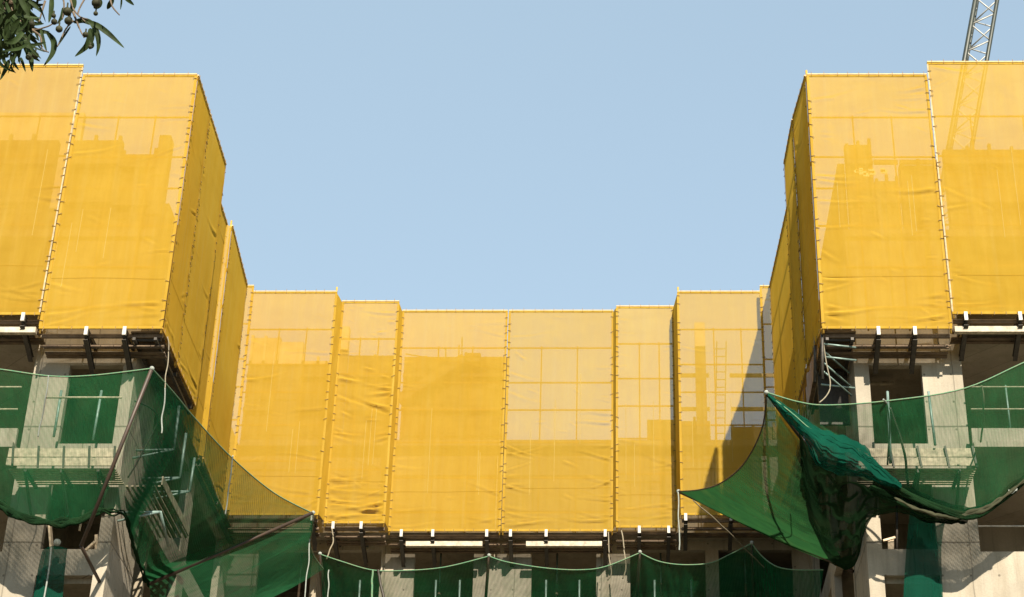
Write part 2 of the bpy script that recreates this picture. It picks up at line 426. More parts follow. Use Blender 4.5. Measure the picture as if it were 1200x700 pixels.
    if channels:
        for o, z, h in ((-.22, z0-.10, .10), (-.50, z0-.24, .09)):
            MB().beam(P(0.01, z, o), P(.99, z, o), .06, h).build('channel', M['channel'], root)
    if channels and brackets:
        for k, o in enumerate((-.72, -.86)):
            MB().beam(P(.01, z0-.33-.02*k, o+.04), P(.99, z0-.33-.02*k, o+.04), .115, .035).build('walk_board', M['channel'], root)
        MB().tube([P(0, z0-.30, -.36), P(1, z0-.30, -.36)], .024, 6).build('ledger_tube', M['channel'], root)
    for u in brackets:
        b = MB(); b.beam(P(u, z0-.06, -.05), P(u, z0-.06, -depth), .07, .12)
        b.beam(P(u, z0-.17, -.04), P(u, z0-.62, -depth), .05, .15).beam(P(u, z0-.17, -.02), P(u, z0-.62, -depth), .11, .02).beam(P(u, z0-.30, -.02), P(u, z0-.75, -depth), .11, .02)
        b = b.build('bracket', M['steel'], root)
        MB().beam(P(u, z0+.03, .03), P(u, z0-.20, .03), .085, .05, n).build('bracket_head', M['white'], b)
    if ledger:
        for ua, ub in ledger:
            MB().beam(P(ua, z0-.36, -.18), P(ub, z0-.36, -.18), .14, .15).build('ledger_board', M['ledger'], root)
    return root

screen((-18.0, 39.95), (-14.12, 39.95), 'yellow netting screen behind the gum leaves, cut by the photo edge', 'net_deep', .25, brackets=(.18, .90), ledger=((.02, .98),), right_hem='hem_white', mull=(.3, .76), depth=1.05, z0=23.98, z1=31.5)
screen((-14.10, 40), (-11.1, 40), 'taut yellow netting screen with a pale block showing through, beside the gum leaf screen', 'net', .35, brackets=(.39, .70), tall=None)
screen((-11.08, 40.03), (-11.1, 41.75), 'narrow yellow netting screen just round the corner from the screen by the gum leaves', 'net', .12, mull=(.5,), channels=False, rails=RAILS[:2])
screen((-11.1, 41.78), (-11.12, 44.25), 'yellow netting screen on the sunlit courtyard side, second back from the corner', 'net', .12, mull=(.5,), channels=False, rails=RAILS[:2])
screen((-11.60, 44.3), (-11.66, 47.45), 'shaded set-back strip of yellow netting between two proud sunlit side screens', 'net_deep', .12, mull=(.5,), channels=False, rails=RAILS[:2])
screen((-11.52, 47.5), (-11.68, 51.02), 'yellow netting screen at the inner end of the sunlit courtyard side, pointed top corner', 'net', .12, mull=(.5,), tall=(1, 0), channels=False, rails=RAILS[:2], ret=((-11.72, 47.3), (-11.53, 47.49)))
screen((-11.95, 51.08), (-11.47, 51.08), 'sliver of pale yellow netting where the sunlit courtyard side meets the back', 'net_new', .3, mull=(), channels=False)
screen((-11.6, 51.45), (-8.9, 51.45), 'tall back screen with stepped formwork showing through, above the green net tip', 'net', .35, ret=((-8.905, 51.46), (-8.81, 52.06)), brackets=(.94,), tall=(0, 1))
screen((-8.82, 52.07), (-7.0, 52.07), 'crumpled narrow yellow back screen between the stepped formwork screen and the stair screen', 'net_crumpled', 1.25, ret=((-7.005, 52.08), (-6.95, 52.67)), brackets=(.16, .62), depth=1.6)
screen((-6.96, 52.68), (-3.57, 52.68), 'wide yellow back screen with a sloping stair showing through its upper half', 'net', .3, brackets=(.12, .40, .88), ledger=((.16, .84),), depth=1.0)
screen((-3.53, 52.68), (-.17, 52.68), 'wide pale yellow back screen with slanting pull folds across its middle', 'net_new', .95, brackets=(.08, .40, .93), ledger=((.22, .9),), depth=1.0, mull=(.32, .66))
screen((-.08, 52.4), (1.76, 52.4), 'narrow pale back screen with a clear tube grid and a torn seam near its top', 'net_new', .35, ret=((-.085, 52.41), (-.175, 52.67)), brackets=(.38, .86), depth=1.3, mull=(.40, .74))
screen((1.85, 51.45), (4.52, 51.45), 'pale yellow back screen crossed by a slanting shadow, ladder showing through', 'net_new', .25, ret=((1.855, 51.46), (1.75, 52.41)), brackets=(.05, .55), mull=(.42, .74), channels=True, tall=(1, 0))
screen((4.44, 51.1), (5.1, 51.1), 'sliver of yellow netting where the shaded courtyard side meets the back', 'net_new', .3, mull=(), channels=False)
screen((4.76, 51.05), (4.95, 46.4), 'shaded yellow netting screen at the inner end of the dim courtyard side', 'net', .3, mull=(.5,), tall=(0, 1), channels=False, rails=RAILS[:2])
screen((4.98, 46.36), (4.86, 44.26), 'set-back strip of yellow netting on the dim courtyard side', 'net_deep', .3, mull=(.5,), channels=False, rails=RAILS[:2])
screen((4.68, 44.2), (4.74, 42.04), 'shaded yellow netting screen on the dim courtyard side, second back from the corner post', 'net', .3, mull=(.5,), channels=False, rails=RAILS[:2])
screen((4.75, 42.0), (4.92, 40.04), 'shaded narrow yellow netting screen beside the tall pointed corner post', 'net', .3, mull=(.5,), tall=(0, 1), channels=False, rails=RAILS[:2])
screen((4.95, 40), (8.11, 40), 'creased yellow netting screen right of the tall corner post, white scraps showing through', 'net', .8, brackets=(.43, .71), tall=None)
screen((8.14, 39.95), (12.7, 39.95), 'yellow netting screen below the crane jib, cut by the photo edge', 'net', .4, brackets=(.07, .36, .66, .95), ledger=((.01, .99),), left_hem='hem_white', mull=(.22, .52, .8), depth=1.05, z0=24.0, z1=31.6)

# walkways hung under the courtyard-side screens
def walkway(x0, x1, y0, y1, z, label):
    r = empty('walkway', ((x0+x1)/2, (y0+y1)/2, z), label, 'walkway', 'plank walkways under the side screens')
    n = 5; w = (y1-y0)
    k = y0
    pm = MB()
    while k < y1-.05:
        ww = .24+.05*random.random(); pm.beam((x0+.02, k+ww/2, z+random.uniform(0,.03)), (x1-.02, k+ww/2, z+random.uniform(0,.03)), ww-.02, .04); k += ww
    pm.build('plank_deck', M['channel'], r)
    for i in range(3):
        y = y0 + .2 + (w-.4)*i/2
        MB().beam((x0+.03, y, z-.09), (x1-.03, y, z-.09), .08, .11).build('joist', M['steel'], r)
    for x in (x0+.12, x1-.12): MB().beam((x, y0, z-.18), (x, y1, z-.18), .07, .07).build('runner', M['steel'], r)
walkway(-11.9, -11.14, 40.1, 44.2, Z0-.05, 'dark plank walkway under the sunlit courtyard side screens')
walkway(4.95, 5.8, 40.1, 44.2, Z0-.05, 'dark plank walkway under the dim courtyard side screens')
walkway(-11.9, -11.6, 47.4, 53.1, Z0-.05, 'narrow plank walkway at the inner end of the sunlit side')
walkway(5.0, 5.8, 47.4, 53.1, Z0-.05, 'dark plank walkway at the inner end of the dim side')

# scaffold bits in the dim corner under the right-hand courtyard screens
sf = empty('scaffold_bay', (5.3, 40.6, 22.4), 'dark scaffold tubes hanging under the tall corner post', 'scaffold')
for a, b in (((4.98, 40.15, 23.9), (4.9, 40.15, 22.3)), ((4.9, 40.9, 24.2), (4.8, 40.9, 22.6))): MB().tube([a, b], .04).build('upright', M['steel'], sf)
for z, y in ((23.3, 40.2), (23.0, 40.3), (22.55, 40.9)): MB().tube([(4.95, y, z), (5.78, y+.1, z-.05)], .025).build('transom', M['galv'], sf)
for z in (23.2, 22.85, 22.6): MB().tube([(4.95, 40.3, z), (5.7, 41.1, z-.25)], .022).build('brace', M['galv'], sf)
MB().box(5.0, 5.75, 42.0, 42.08, 22.0, 23.5).build('panel', M['steel'], sf)

# ---------------------------------------------------------------- formwork and site things standing on the open deck
def form(x0, x1, y0, y1, z1, label, mat='ply', z0=27.0, studs=True):
    r = empty('formwork_panel', ((x0+x1)/2, (y0+y1)/2, z0), label, 'formwork', 'formwork standing on the open deck')
    MB().box(x0, x1, y0, y1, z0+.003, z1).build('sheathing', M[mat], r)
    if studs:
        w = x1-x0; n = max(2, int(w/.6)); m = MB()
        for i in range(n+1):
            x = x0+.05+(w-.1)*i/n; m.box(x-.04, x+.04, y0-.09, y0-.002, z0+.05, z1+random.uniform(-.1,.18))
        m.build('studs', M['stud'], r)
        MB().box(x0, x1, y0-.16, y0-.092, z0+1.0, z0+1.12).box(x0, x1, y0-.16, y0-.092, z0+2.2, z0+2.32).build('waler', M['stud'], r)
    return r
form(-20.5, -14.9, 41.3, 41.5, 30.05, 'long plywood formwork panel behind the gum leaf screen')
form(-17.5, -15.0, 43.2, 43.4, 32.3, 'tall grey formwork standing behind the gum leaf screen', 'form', studs=False)
form(-14.6, -13.2, 41.3, 41.5, 30.05, 'plywood formwork at the far side of the taut corner screen')
form(-13.2, -12.25, 41.45, 41.6, 29.7, 'lower plywood formwork behind the middle of the taut corner screen')
form(-12.25, -11.95, 41.35, 41.75, 30.25, 'slim grey column form near the sunlit corner', 'form', studs=False)
form(-11.9, -10.95, 53.5, 53.7, 30.7, 'tall stepped plywood form at the inner sunlit corner')
form(-10.95, -10.2, 53.5, 53.7, 30.55, 'second step of plywood forms beside the inner sunlit corner', 'form', studs=False)
form(-10.2, -9.15, 53.5, 53.7, 29.85, 'low plywood form between the stepped forms and the slim column form')
form(-9.1, -8.75, 53.45, 53.75, 31.1, 'slim column form beside the crumpled back screen', 'form', studs=False)
form(-8.7, -7.0, 53.5, 53.7, 30.05, 'plywood formwork behind the crumpled back screen')
form(-6.9, -3.6, 53.5, 53.7, 30.0, 'long plywood formwork behind the stair screen')
form(.9, 1.8, 53.5, 53.7, 27.75, 'low stub of plywood formwork behind the screen with the torn seam', studs=False)
form(1.9, 2.9, 53.5, 53.7, 27.7, 'low plywood formwork by the ladder')
form(2.45, 2.78, 53.0, 53.3, 31.0, 'slim tall column form beside the ladder', 'form', studs=False)
form(3.55, 5.6, 53.5, 53.7, 27.5, 'low plywood formwork in the shadow past the ladder')
form(6.0, 6.7, 41.3, 41.5, 29.9, 'plywood form behind the creased corner screen', studs=True)
form(6.72, 7.35, 41.3, 41.5, 28.75, 'low plywood form behind the middle of the creased screen')
form(7.4, 8.4, 41.3, 41.5, 29.25, 'plywood form between the creased screen and the crane screen')
def form_x(x0, x1, y0, y1, z1, label):
    r = empty('formwork_panel', ((x0+x1)/2, (y0+y1)/2, 27.0), label, 'formwork', 'formwork standing on the open deck')
    MB().box(x0, x1, y0, y1, 27.003, z1).build('sheathing', M['ply'], r)
form_x(-12.1, -11.92, 42.0, 48.0, 28.5, 'low plywood formwork along the sunlit courtyard side')
form_x(5.82, 6.0, 41.6, 46.6, 29.5, 'plywood formwork along the dim courtyard side, nearer the corner post')
form_x(5.82, 6.0, 46.65, 53.3, 28.6, 'plywood formwork along the inner end of the dim courtyard side')
form(8.6, 14.0, 41.3, 41.5, 29.75, 'long plywood formwork behind the crane screen')
sc_ = empty('scrap_sheet', (6.6, 40.35, 28.3), 'shiny white scraps showing through the creased corner screen', 'scrap')
mm = MB()
for i in range(9):
    a = at(random.uniform(1000, 1032), random.uniform(196, 205), 40.05); mm.beam(a, a+Vector((random.uniform(.06,.2), .0, random.uniform(-.03,.03))), .02, random.uniform(.04,.12))
mm.build('sheet', M['scrap'], sc_)
# ladder
ld = empty('ladder', at(845, 470, 52.0), 'ladder standing beside the slim column form behind the shadowed back screen', 'ladder')
for px in (839, 850): MB().tube([at(px-2, 600, 52.1), at(px+1, 400, 52.1)], .018).build('stile', M['galv'], ld)
mm = MB()
for i in range(22): mm.tube([at(837.5, 598-i*9, 52.1), at(850, 598-i*9, 52.1)], .016, 6)
mm.build('rungs', M['galv'], ld)
# sloping stair behind the wide back screen
stp = empty('stair', at(500, 440, 53.1), 'sloping concrete stair flight showing through the wide back screen', 'stair')
a = at(468, 470, 53.2); b = at(545, 422, 53.2)
MB().beam(a, b, .4, .3).build('flight', M['form'], stp)
MB().beam(b, b+Vector((.5, 0, 0)), .4, .3).build('landing', M['form'], stp)
mm = MB()
for i in range(4):
    p = a.lerp(b, .2+.25*i); mm.tube([p, p+Vector((0, -.3, .75))], .018, 6)
mm.build('baluster', M['steel'], stp)
mm = MB().tube([at(475, 415, 52.9), at(595, 434, 52.9)], .018, 6).tube([at(462, 408, 52.9), at(595, 408, 52.9)], .018, 6)
mm.tube([at(514, 408, 52.9), at(513, 445, 52.9)], .022, 6).tube([at(538, 405, 52.9), at(537, 445, 52.9)], .022, 6)
mm.build('handrail', M['ytube'], stp)

# ---------------------------------------------------------------- green catch nets
def sheet(rows, nu, nv, amp=.05, sd=0., sag=0., wl=1.0, gather=0., along=0.):
    crv = [[at(*p) for p in r] for r in rows]
    def fn(u, v):
        colp = [cr(r, u) for r in crv]
        p = cr(colp, v) if len(colp) > 2 else colp[0].lerp(colp[1], v)
        b = math.sin(math.pi*v)
        e = min(1, v*6)*min(1, (1-v)*6 if gather == 0 else 1)
        wob = amp*(nz(u*9*wl+sd, v*1.6, sd) + .5*nz(u*23*wl+sd, v*3., 2) + .6*nz(u*3+sd, v*3, 9))*e
        # creases that run from the taut rope towards the gathered foot
        cre = amp*.35*max(0, 1-3*abs(nz(u*14*wl+sd*2, v*.9, 4)))*e
        if along:
            q = v*along*.8 + 2.2*nz(v*4+sd, u*1.3, 3) + 1.2*nz(u*5, v*6, sd)
            cre += amp*(1.1*abs(math.sin(q*math.pi)) + .7*abs(math.sin(q*2.7+u*2+2*nz(u*4, v*3, 5))))*e
        if along: p = p + Vector((.07*nz(u*7, v*3, sd+2), .10*nz(u*6, v*4, sd), .10*nz(u*8+sd, v*3, 8) + .05*nz(u*21+sd, v*8, 8)))*min(1, u*8)*min(1, (1-u)*8+.2)
        return p + Vector((0, -.5, -.75))*(wob+cre) + Vector((0, 0, -sag*b))
    return MB().grid(fn, nu, nv)
def net(rows, label, mat, nu=90, nv=50, amp=.05, sag=.15, sd=1., foot=None, rope='rope_green', group='green catch nets slung off the facades'):
    o = at(*rows[0][len(rows[0])//2])
    r = empty('catch_net', o, label, 'safety net', group)
    sheet(rows, nu, nv, amp, sd, sag).build('netting', M[mat], r)
    MB().tube(curve([at(*p) for p in rows[0]], 40), .017, 6).build('edge_rope', M[rope], r)
    if foot:
        pts = [at(*p) for p in rows[-1]]
        m = MB(); ps = curve(pts, 60)
        for k in range(4):
            off = [p + Vector((.05*nz(i*.2, k*5), -.04+.08*nz(i*.25, k*7+3), .09*nz(i*.22, k*3+9)-.03*k)) for i, p in enumerate(ps)]
            m.tube(off, lambda t, k=k: foot*(.7+.5*nz(t*9, k)), 8)
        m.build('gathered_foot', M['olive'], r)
    return r
net([[(-90,425,38),(-40,430,38),(0,433,38),(60,441,38),(110,440,38),(178,432,38)],
     [(-90,585,39.6),(-40,588,39.6),(0,592,39.6),(30,606,39.5),(75,612,39.5),(118,598,39.8)]],
    'dusty green net slung in front of the sunlit wing below the taut corner screen', 'green_front', 100, 50, .05, .12, 1., .075)
net([[(178,432,38),(205,462,39.5),(228,490,41),(270,535,43),(320,577,45),(367,602,46.5)],
     [(118,598,39.8),(146,602,40.3),(154,628,41.6),(160,648,42.4),(168,670,43.4),(175,684,44.7)]],
    'dark green net fanned between two long poles across the sunlit inner corner', 'green_dark', 110, 60, .045, .1, 2.7, .032)
net([[(367,602,46.5),(366,620,47.5),(363,636,48.5),(368,652,49.5),(379,667,50.4)],
     [(175,684,44.7),(178,705,46),(190,725,47.5),(235,730,49.5),(285,714,51.8)]],
    'dark green net under the long rusty pole at the inner corner', 'thin_green', 80, 60, .02, .1, 4.1)
gy = 50.4
net([[(376,650,gy),(400,658,gy),(435,668,gy),(470,669,gy),(520,665,gy),(573,652,gy)], [(379,745,52.9),(410,748,52.9),(440,750,52.9),(480,750,52.9),(520,748,52.9),(566,745,52.9)]],
    'green net below the crumpled back screen, between the inner corner and the middle pole', 'green', 100, 40, .04, .05, 5.3)
net([[(573,652,gy),(595,659,gy),(640,666,gy),(680,668,gy),(710,664,gy),(750,648,gy)], [(566,745,52.9),(600,748,52.9),(640,750,52.9),(680,750,52.9),(715,748,52.9),(750,745,52.9)]],
    'green net hung below the screen with slanting folds', 'green', 100, 40, .04, .05, 6.2)
net([[(750,648,gy),(772,658,gy),(800,662,gy),(832,660,gy),(855,650,gy),(881,637,gy)], [(750,745,52.9),(775,748,52.9),(800,750,52.9),(830,750,52.9),(856,748,52.9),(888,745,52.9)]],
    'creased green net between the two poles beside the lone concrete column', 'green', 100, 40, .06, .05, 7.9)
net([[(881,637,gy),(893,652,gy),(910,664,gy-.5),(932,668,gy-1),(965,668,gy-2)], [(888,745,52.9),(900,748,52.5),(915,750,52),(930,750,51),(950,745,50)]],
    'dark slack green net in the shaded inner corner', 'green', 60, 40, .08, .1, 9.4)
net([[(898,460,38.5),(935,471,38.3),(970,475,38.2),(1040,470,38),(1128,456,38),(1200,425,38),(1290,385,38)],
     [(935,500,38.9),(965,512,39.0),(1008,532,39.2),(1058,575,39.4),(1140,603,39.5),(1200,562,39.5),(1290,520,39.5)]],
    'see-through green net slung across the dim wing below the creased corner screen', 'green_front', 120, 50, .05, .1, 10.3, .07)
net([[(898,460,38.5),(893,502,39.6),(872,543,41.2),(845,566,43),(820,574,44.6),(795,576,46)],
     [(940,520,39.4),(955,575,40.4),(968,612,41.4),(978,640,42.3),(988,656,43),(1000,670,43.6)]],
    'bright olive green net fanned out like a wing before the shadowed back screen', 'green_fan', 110, 60, .04, .12, 12.1, rope='pole')

# torn, bundled pieces of net
bn = empty('bundled_net', at(985, 520, 38.9), 'bundle of bright teal netting folded over the right-hand net pole', 'netting')
sheet([[(900,461,38.35),(925,478,38.4),(952,497,38.5),(984,511,38.6),(1012,521,38.7),(1030,544,38.9),(1056,566,39.3)],
       [(900,462,38.3),(924,484,38.25),(948,508,38.2),(972,528,38.2),(998,538,38.3),(1022,552,38.6),(1055,569,39.2)],
       [(900,464,38.4),(920,489,38.5),(941,517,38.5),(958,546,38.6),(990,558,38.7),(1020,562,38.9),(1054,573,39.3)]], 160, 120, .05, 3.3, .02, 1.0, along=11).build('folds', M['teal'], bn)
hm = empty('sagging_net', at(985, 600, 40.5), 'dark gathered hammock of old netting sagging under the teal bundle', 'netting')
sheet([[(936,506,38.9),(960,541,39.1),(998,549,39.2),(1040,566,39.3),(1085,580,39.4),(1152,600,39.6)],
       [(940,560,40.4),(962,600,40.7),(990,600,40.7),(1030,586,40.0),(1090,596,39.9),(1140,606,39.8)],
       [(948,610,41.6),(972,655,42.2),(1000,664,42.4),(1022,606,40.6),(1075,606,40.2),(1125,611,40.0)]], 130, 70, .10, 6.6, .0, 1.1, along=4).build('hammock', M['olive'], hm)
m = MB()
for k in range(5):
    ps = curve([at(1020,572,39.4), at(1070,590+2*k,39.6), at(1110,603,39.7), at(1150,598-k,39.6), at(1178,578,39.5), at(1215,552-2*k,39.5)], 50)
    m.tube([p + Vector((0, .05*nz(i*.2, k), .07*nz(i*.17, k*4+1))) for i, p in enumerate(ps)], lambda t, k=k: (.07-.045*t)*(1+.4*nz(t*12, k)), 8)
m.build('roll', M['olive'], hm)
m = MB()
for k in range(3):
    ps = curve([at(1048,583,39.3), at(1078,598,39.4), at(1112,606,39.5), at(1150,600-2*k,39.4), at(1180,580,39.35), at(1222,548-3*k,39.3)], 60)
    m.tube([p + Vector((0, .05*nz(i*.2, k+20), .06*nz(i*.17, k*4+31))) for i, p in enumerate(ps)], lambda t, k=k: (.012+.030*math.sin(math.pi*min(1, t*1.1)))*(1+.7*nz(t*16, k+5)), 8)
m.build('roll', M['tail'], hm)
hang = empty('hanging_net', at(1082, 590, 40.6), 'teal net strip hanging down the wall from the gathered hammock', 'netting')
sheet([[(1068,588,40.3),(1078,596,40.3),(1090,600,40.3),(1112,598,40.3)], [(1062,640,40.75),(1074,640,40.65),(1090,640,40.7),(1103,640,40.8)], [(1058,720,40.8),(1072,720,40.7),(1090,720,40.75),(1106,720,40.85)]], 40, 60, .05, 8.1, 0, .8).build('strip', M['teal'], hang)
hang = empty('hanging_net', at(62, 640, 40.7), 'teal net strip knotted over the window sill at the sunlit wing', 'netting')
sheet([[(50,645,40.6),(57,641,40.6),(66,640,40.6),(79,643,40.7)], [(44,670,40.8),(54,668,40.7),(64,668,40.75),(76,670,40.85)], [(36,720,40.8),(48,720,40.7),(60,720,40.75),(72,720,40.85)]], 40, 40, .05, 3.8, 0, .8).build('strip', M['teal'], hang)
MB().tube(curve([at(60,642,40.55), at(57,670,40.6), at(50,710,40.6)], 12), .02, 6).build('cord', M['rope'], hang)
MB().ball(at(67, 636, 40.6), .09).build('knot', M['rope'], hang)

# poles that carry the nets
def pole(a, b, label, r=.045, mat='pole', bracket=False):
    o = empty('outrigger_pole', a, label, 'pole', 'poles holding out the catch nets')
    MB().tube([a, b], r, 10).build('tube', M[mat], o)
    MB().ball(b, r*1.25).build('end_cap', M['rope'], o)
    if bracket: MB().tube([a, Vector((a.x, 40.998, a.z-.15))], .04).build('wall_bracket', M['pole'], o)
pole(at(95, 640, 39.2), at(178, 432, 37.85), 'dark pole leaning out at the corner of the sunlit wing', bracket=True)
pole(at(175, 684.5, 44.5), at(367, 601, 46.3), 'long rusty pole reaching across the courtyard from the sunlit side')
pole(atx(985, 575, 5.77), at(898, 460, 38.5), 'dark pole leaning out at the corner of the dim wing')
pole(atx(1000, 670, 5.77), at(795, 576, 46), 'long dark pole along the lower edge of the wing-like net')
pole(at(385, 745, 53.0), at(375, 649, gy), 'dark pole at the inner end of the back nets, by the rusty pole tip')
pole(at(566, 745, 53.0), at(573, 651, gy), 'dark pole under the seam between the two wide back screens')
pole(at(743, 745, 53.0), at(750, 647, gy), 'dark pole below the narrow back screen with the torn seam')
pole(at(886, 745, 53.0), at(881, 636, gy), 'dark pole holding the net peak in the shaded inner corner')

# ---------------------------------------------------------------- work platforms with posts
def platform(x0, x1, zp, label, posts, railx=None):
    r = empty('work_platform', ((x0+x1)/2, 40.5, zp), label, 'work platform')
    m = MB(); y = 40.05
    while y < 40.95: m.box(x0, x1, y, y+.075, zp, zp+.035); y += .115
    m.build('plank_deck', M['plank'], r)
    m = MB().box(x0-.05, x1, 39.98, 40.012, zp+.30, zp+.52).box(x0-.05, x1, 39.95, 39.99, zp+.06, zp+.26)
    m.build('toe_board', M['plank'], r)
    n = max(2, int((x1-x0)/.55)); m = MB()
    for i in range(n+1):
        x = x0+.06+(x1-x0-.12)*i/n; m.beam((x, 39.93, zp+.55), (x+.06, 39.93, zp+.0), .045, .04)
    m.build('battens', M['steel'], r)
    for x in [x0+.4, (x0+x1)/2, x1-.4]:
        MB().beam((x, 40.03, zp-.04), (x, 40.99, zp-.04), .07, .07).beam((x, 40.05, zp-.06), (x, 40.98, zp-.75), .06, .06).build('bracket', M['steel'], r)
    for p, q in posts: MB().tube([q, p], .032).build('post', M['galv'], r)
    if railx: MB().tube(railx, .026).build('guard_rail', M['plank'], r)
    return r
platform(-14.25, -11.75, 19.88, 'plank platform with guard rail outside the upper window of the sunlit wing',
    [(at(72,458,39.9), at(63,512,39.9)), (at(119,458,39.9), at(109,516,39.9))], [at(53,466,39.87), at(143,466,39.87)])
platform(5.65, 8.35, 19.88, 'plank platform with two posts outside the upper window of the dim wing',
    [(at(1040,459,39.9), at(1044,540,39.9)), (at(1088,459,39.9), at(1096,522,39.9))])
r = empty('work_platform', (-11.4, 43.2, 20.2), 'slatted side platform with three bracket posts on the sunlit courtyard side', 'work platform')
for top, bot, wl in (((210,476),(204,527),(152,553)), ((218,508),(211,560),(165,572)), ((228,537),(222,576),(178,592)), ((197,640),(188,600),(170,645))):
    X = -10.95
    a, b = atx(*top, X), atx(*bot, X); MB().tube([a, b], .035).build('post', M['galv'], r)
    MB().tube([b, Vector((-11.9, b.y-.15, b.z-.3))], .03).tube([b, Vector((-11.9, b.y+.05, b.z))], .03).build('bracket', M['galv'], r)
m = MB(); x = -11.85
while x < -11.05: m.box(x, x+.06, 41.4, 44.6, 20.05, 20.085); x += .13
m.build('plank_deck', M['plank'], r)
MB().box(-11.0, -10.965, 41.4, 44.6, 20.1, 20.32).build('toe_board', M['plank'], r)

# guard rails on the balconies seen through the back nets
for xs, lab in (((422,), 'guard rail post in the opening by the inner corner'), ((511, 539), 'guard rail with two posts in the opening below the stair screen'), ((640, 679), 'guard rail with two posts below the wide pale back screen'), ((767, 810), 'guard rail with two posts beside the lone concrete column')):
    o = empty('guard_rail', at(xs[0], 720, 53.05), lab, 'guard rail', 'guard rails behind the back nets')
    for x in xs: MB().tube([at(x, 680, 53.05), Vector((at(x, 680, 53.05).x, 53.15, 20.805))], .03).build('post', M['galv'], o)
    a = at(xs[0]-18, 706, 53.0); b = at(xs[-1]+18, 706, 53.0); MB().tube([a, b], .022, 6).build('rail', M['galv'], o)
for (x0, x1), lab in (((-21, -14.5), 'two-bar guard rail across the open bay behind the dusty net'), ((8.5, 14.4), 'two-bar guard rail across the open bay beside the dim wing')):
    o = empty('guard_rail', (x0, 40.65, 20.8), lab, 'guard rail')
    for z in (21.75, 22.35): MB().tube([(x0, 40.65, z), (x1, 40.65, z)], .022, 6).build('rail', M['plank'], o)
    for k in range(4):
        x = x0+.9+k*1.6; MB().tube([(x, 40.66, 21.225), (x, 40.66, 22.4)], .025, 6).build('post', M['galv'], o)

# props and clutter in the lower windows
o = empty('timber_prop', at(60, 640, 41.05), 'pale timber prop standing in the lower window of the sunlit wing', 'timber prop')
MB().beam(at(61, 648, 41.08), at(58, 612, 41.08), .2, .05).build('board', M['wood'], o)
MB().beam(at(101, 646, 41.05), at(112, 636, 41.05), .16, .05).beam(at(113, 645, 41.06), at(113, 627, 41.06), .07, .05).build('offcut', M['wood'], o)
o = empty('timber_prop', at(1045, 640, 41.05), 'short pale timber and bracket on the lower window sill of the dim wing', 'timber prop')
MB().beam(at(1044, 645, 41.08), at(1044, 632, 41.08), .14, .05).build('board', M['wood'], o)
MB().beam(at(1035, 634, 41.06), at(1049, 630, 41.06), .06, .05).build('offcut', M['wood'], o)
o = empty('steel_prop', at(1050, 640, 41.3), 'slim steel prop standing in the lower window of the dim wing', 'prop')
MB().tube([at(1051, 646, 41.35), at(1051, 588, 41.35)], .03).build('tube', M['steel'], o)
o = empty('timber_lath', at(100, 605, 39.9), 'thin weathered lath hanging by the foot of the corner pole', 'timber')
MB().beam(at(98, 598, 39.9), at(93, 622, 39.9), .04, .03).build('lath', M['wood'], o)
o = empty('metal_bar', at(1175, 617, 41.02), 'pale bar across the open bay under the gathered net roll', 'bar')
MB().tube([at(1146, 617, 41.3), at(1290, 617, 41.3)], .022).build('tube', M['white'], o)
o = empty('rag', at(1187, 576, 39.4), 'white rag caught on the net roll at the photo edge', 'rag')
MB().grid(lambda u, v: at(1182+10*u, 573+4*v+1.5*math.sin(u*5), 39.35) + Vector((0, .03*math.sin(u*9+v*4), 0)), 10, 5).build('cloth', M['rope'], o)

for x, y, lab in ((-9.8, 54.4, 'steel prop standing in the opening below the crumpled back screen'), (-5.5, 54.4, 'steel prop standing in the opening below the stair screen'), (-1.9, 54.4, 'steel prop in the opening below the screen with slanting folds'), (1.3, 54.4, 'steel prop in the opening beside the lone concrete column'), (3.9, 54.4, 'steel prop in the shaded opening at the inner corner')):
    o = empty('steel_prop', (x, y, 20.8), lab, 'prop', 'steel props under the back slabs')
    MB().tube([(x, y, 20.803), (x, y, 22.6)], .038).build('outer_tube', M['channel'], o); MB().tube([(x, y, 22.602), (x, y, 23.66)], .028).build('inner_tube', M['galv'], o)
    MB().box(x-.09, x+.09, y-.09, y+.09, 23.662, 23.69).build('head_plate', M['channel'], o)

# ropes and cables
def rope(pts, label, mat='rope', r=.018, cat='rope', wob=.03):
    ps = curve([at(*p) for p in pts], 30)
    ps = [p + Vector((wob*.9*nz(i*.13, p.x*3), 0, 0)) for i, p in enumerate(ps)]
    o = MB().tube(ps, r, 6).build('rope' if cat == 'rope' else 'cable', M[mat]); tag(o, label, cat)
rope([(57,440,37.9),(54,465,38.1),(49,490,38.4),(44,512,38.6)], 'white rope hanging down the pier behind the dusty net', 'rope', .015)
rope([(193,455,38.3),(193,470,38.4),(190,490,38.5),(189,508,38.5)], 'white rope end hanging off the dark fanned net under the grey cable', 'rope', .017)
rope([(196,395,40.3),(198,415,40.2),(194,440,39.3),(193,455,38.5)], 'thin grey cable dropping from the sunlit corner screen', 'cable', .014, 'cable')
rope([(273,534,42.6),(270,560,43.0),(266,585,43.4),(264,603,43.6)], 'white rope hanging before the mustard triangle of see-through net', 'rope', .018)
rope([(363,632,47),(362,655,47),(359,680,47),(356,712,47)], 'white rope hanging from the rusty pole tip', 'rope', .017)
rope([(385,668,50.2),(385,690,50.2),(383,712,50.2)], 'short white rope beside the first back net pole', 'rope', .018)
rope([(389,620,51.9),(390,634,51.7),(386,646,51.2),(383,655,50.5)], 'pale cable looping from the crumpled screen bracket to the net corner', 'cable', .02, 'cable')
rope([(437,668,gy-.05),(436,685,gy),(436,712,gy)], 'teal rope tail hanging from the back net edge', 'rope_green', .03)
rope([(443,668,gy-.05),(446,683,gy),(452,712,gy)], 'dark knotted cord hanging beside the teal rope tail', 'steel', .04)
rope([(713,624,52.3),(714,650,52),(716,672,51.4),(712,680,51)], 'thin pale cable hanging at the seam of the narrow torn screen', 'cable', .018, 'cable')
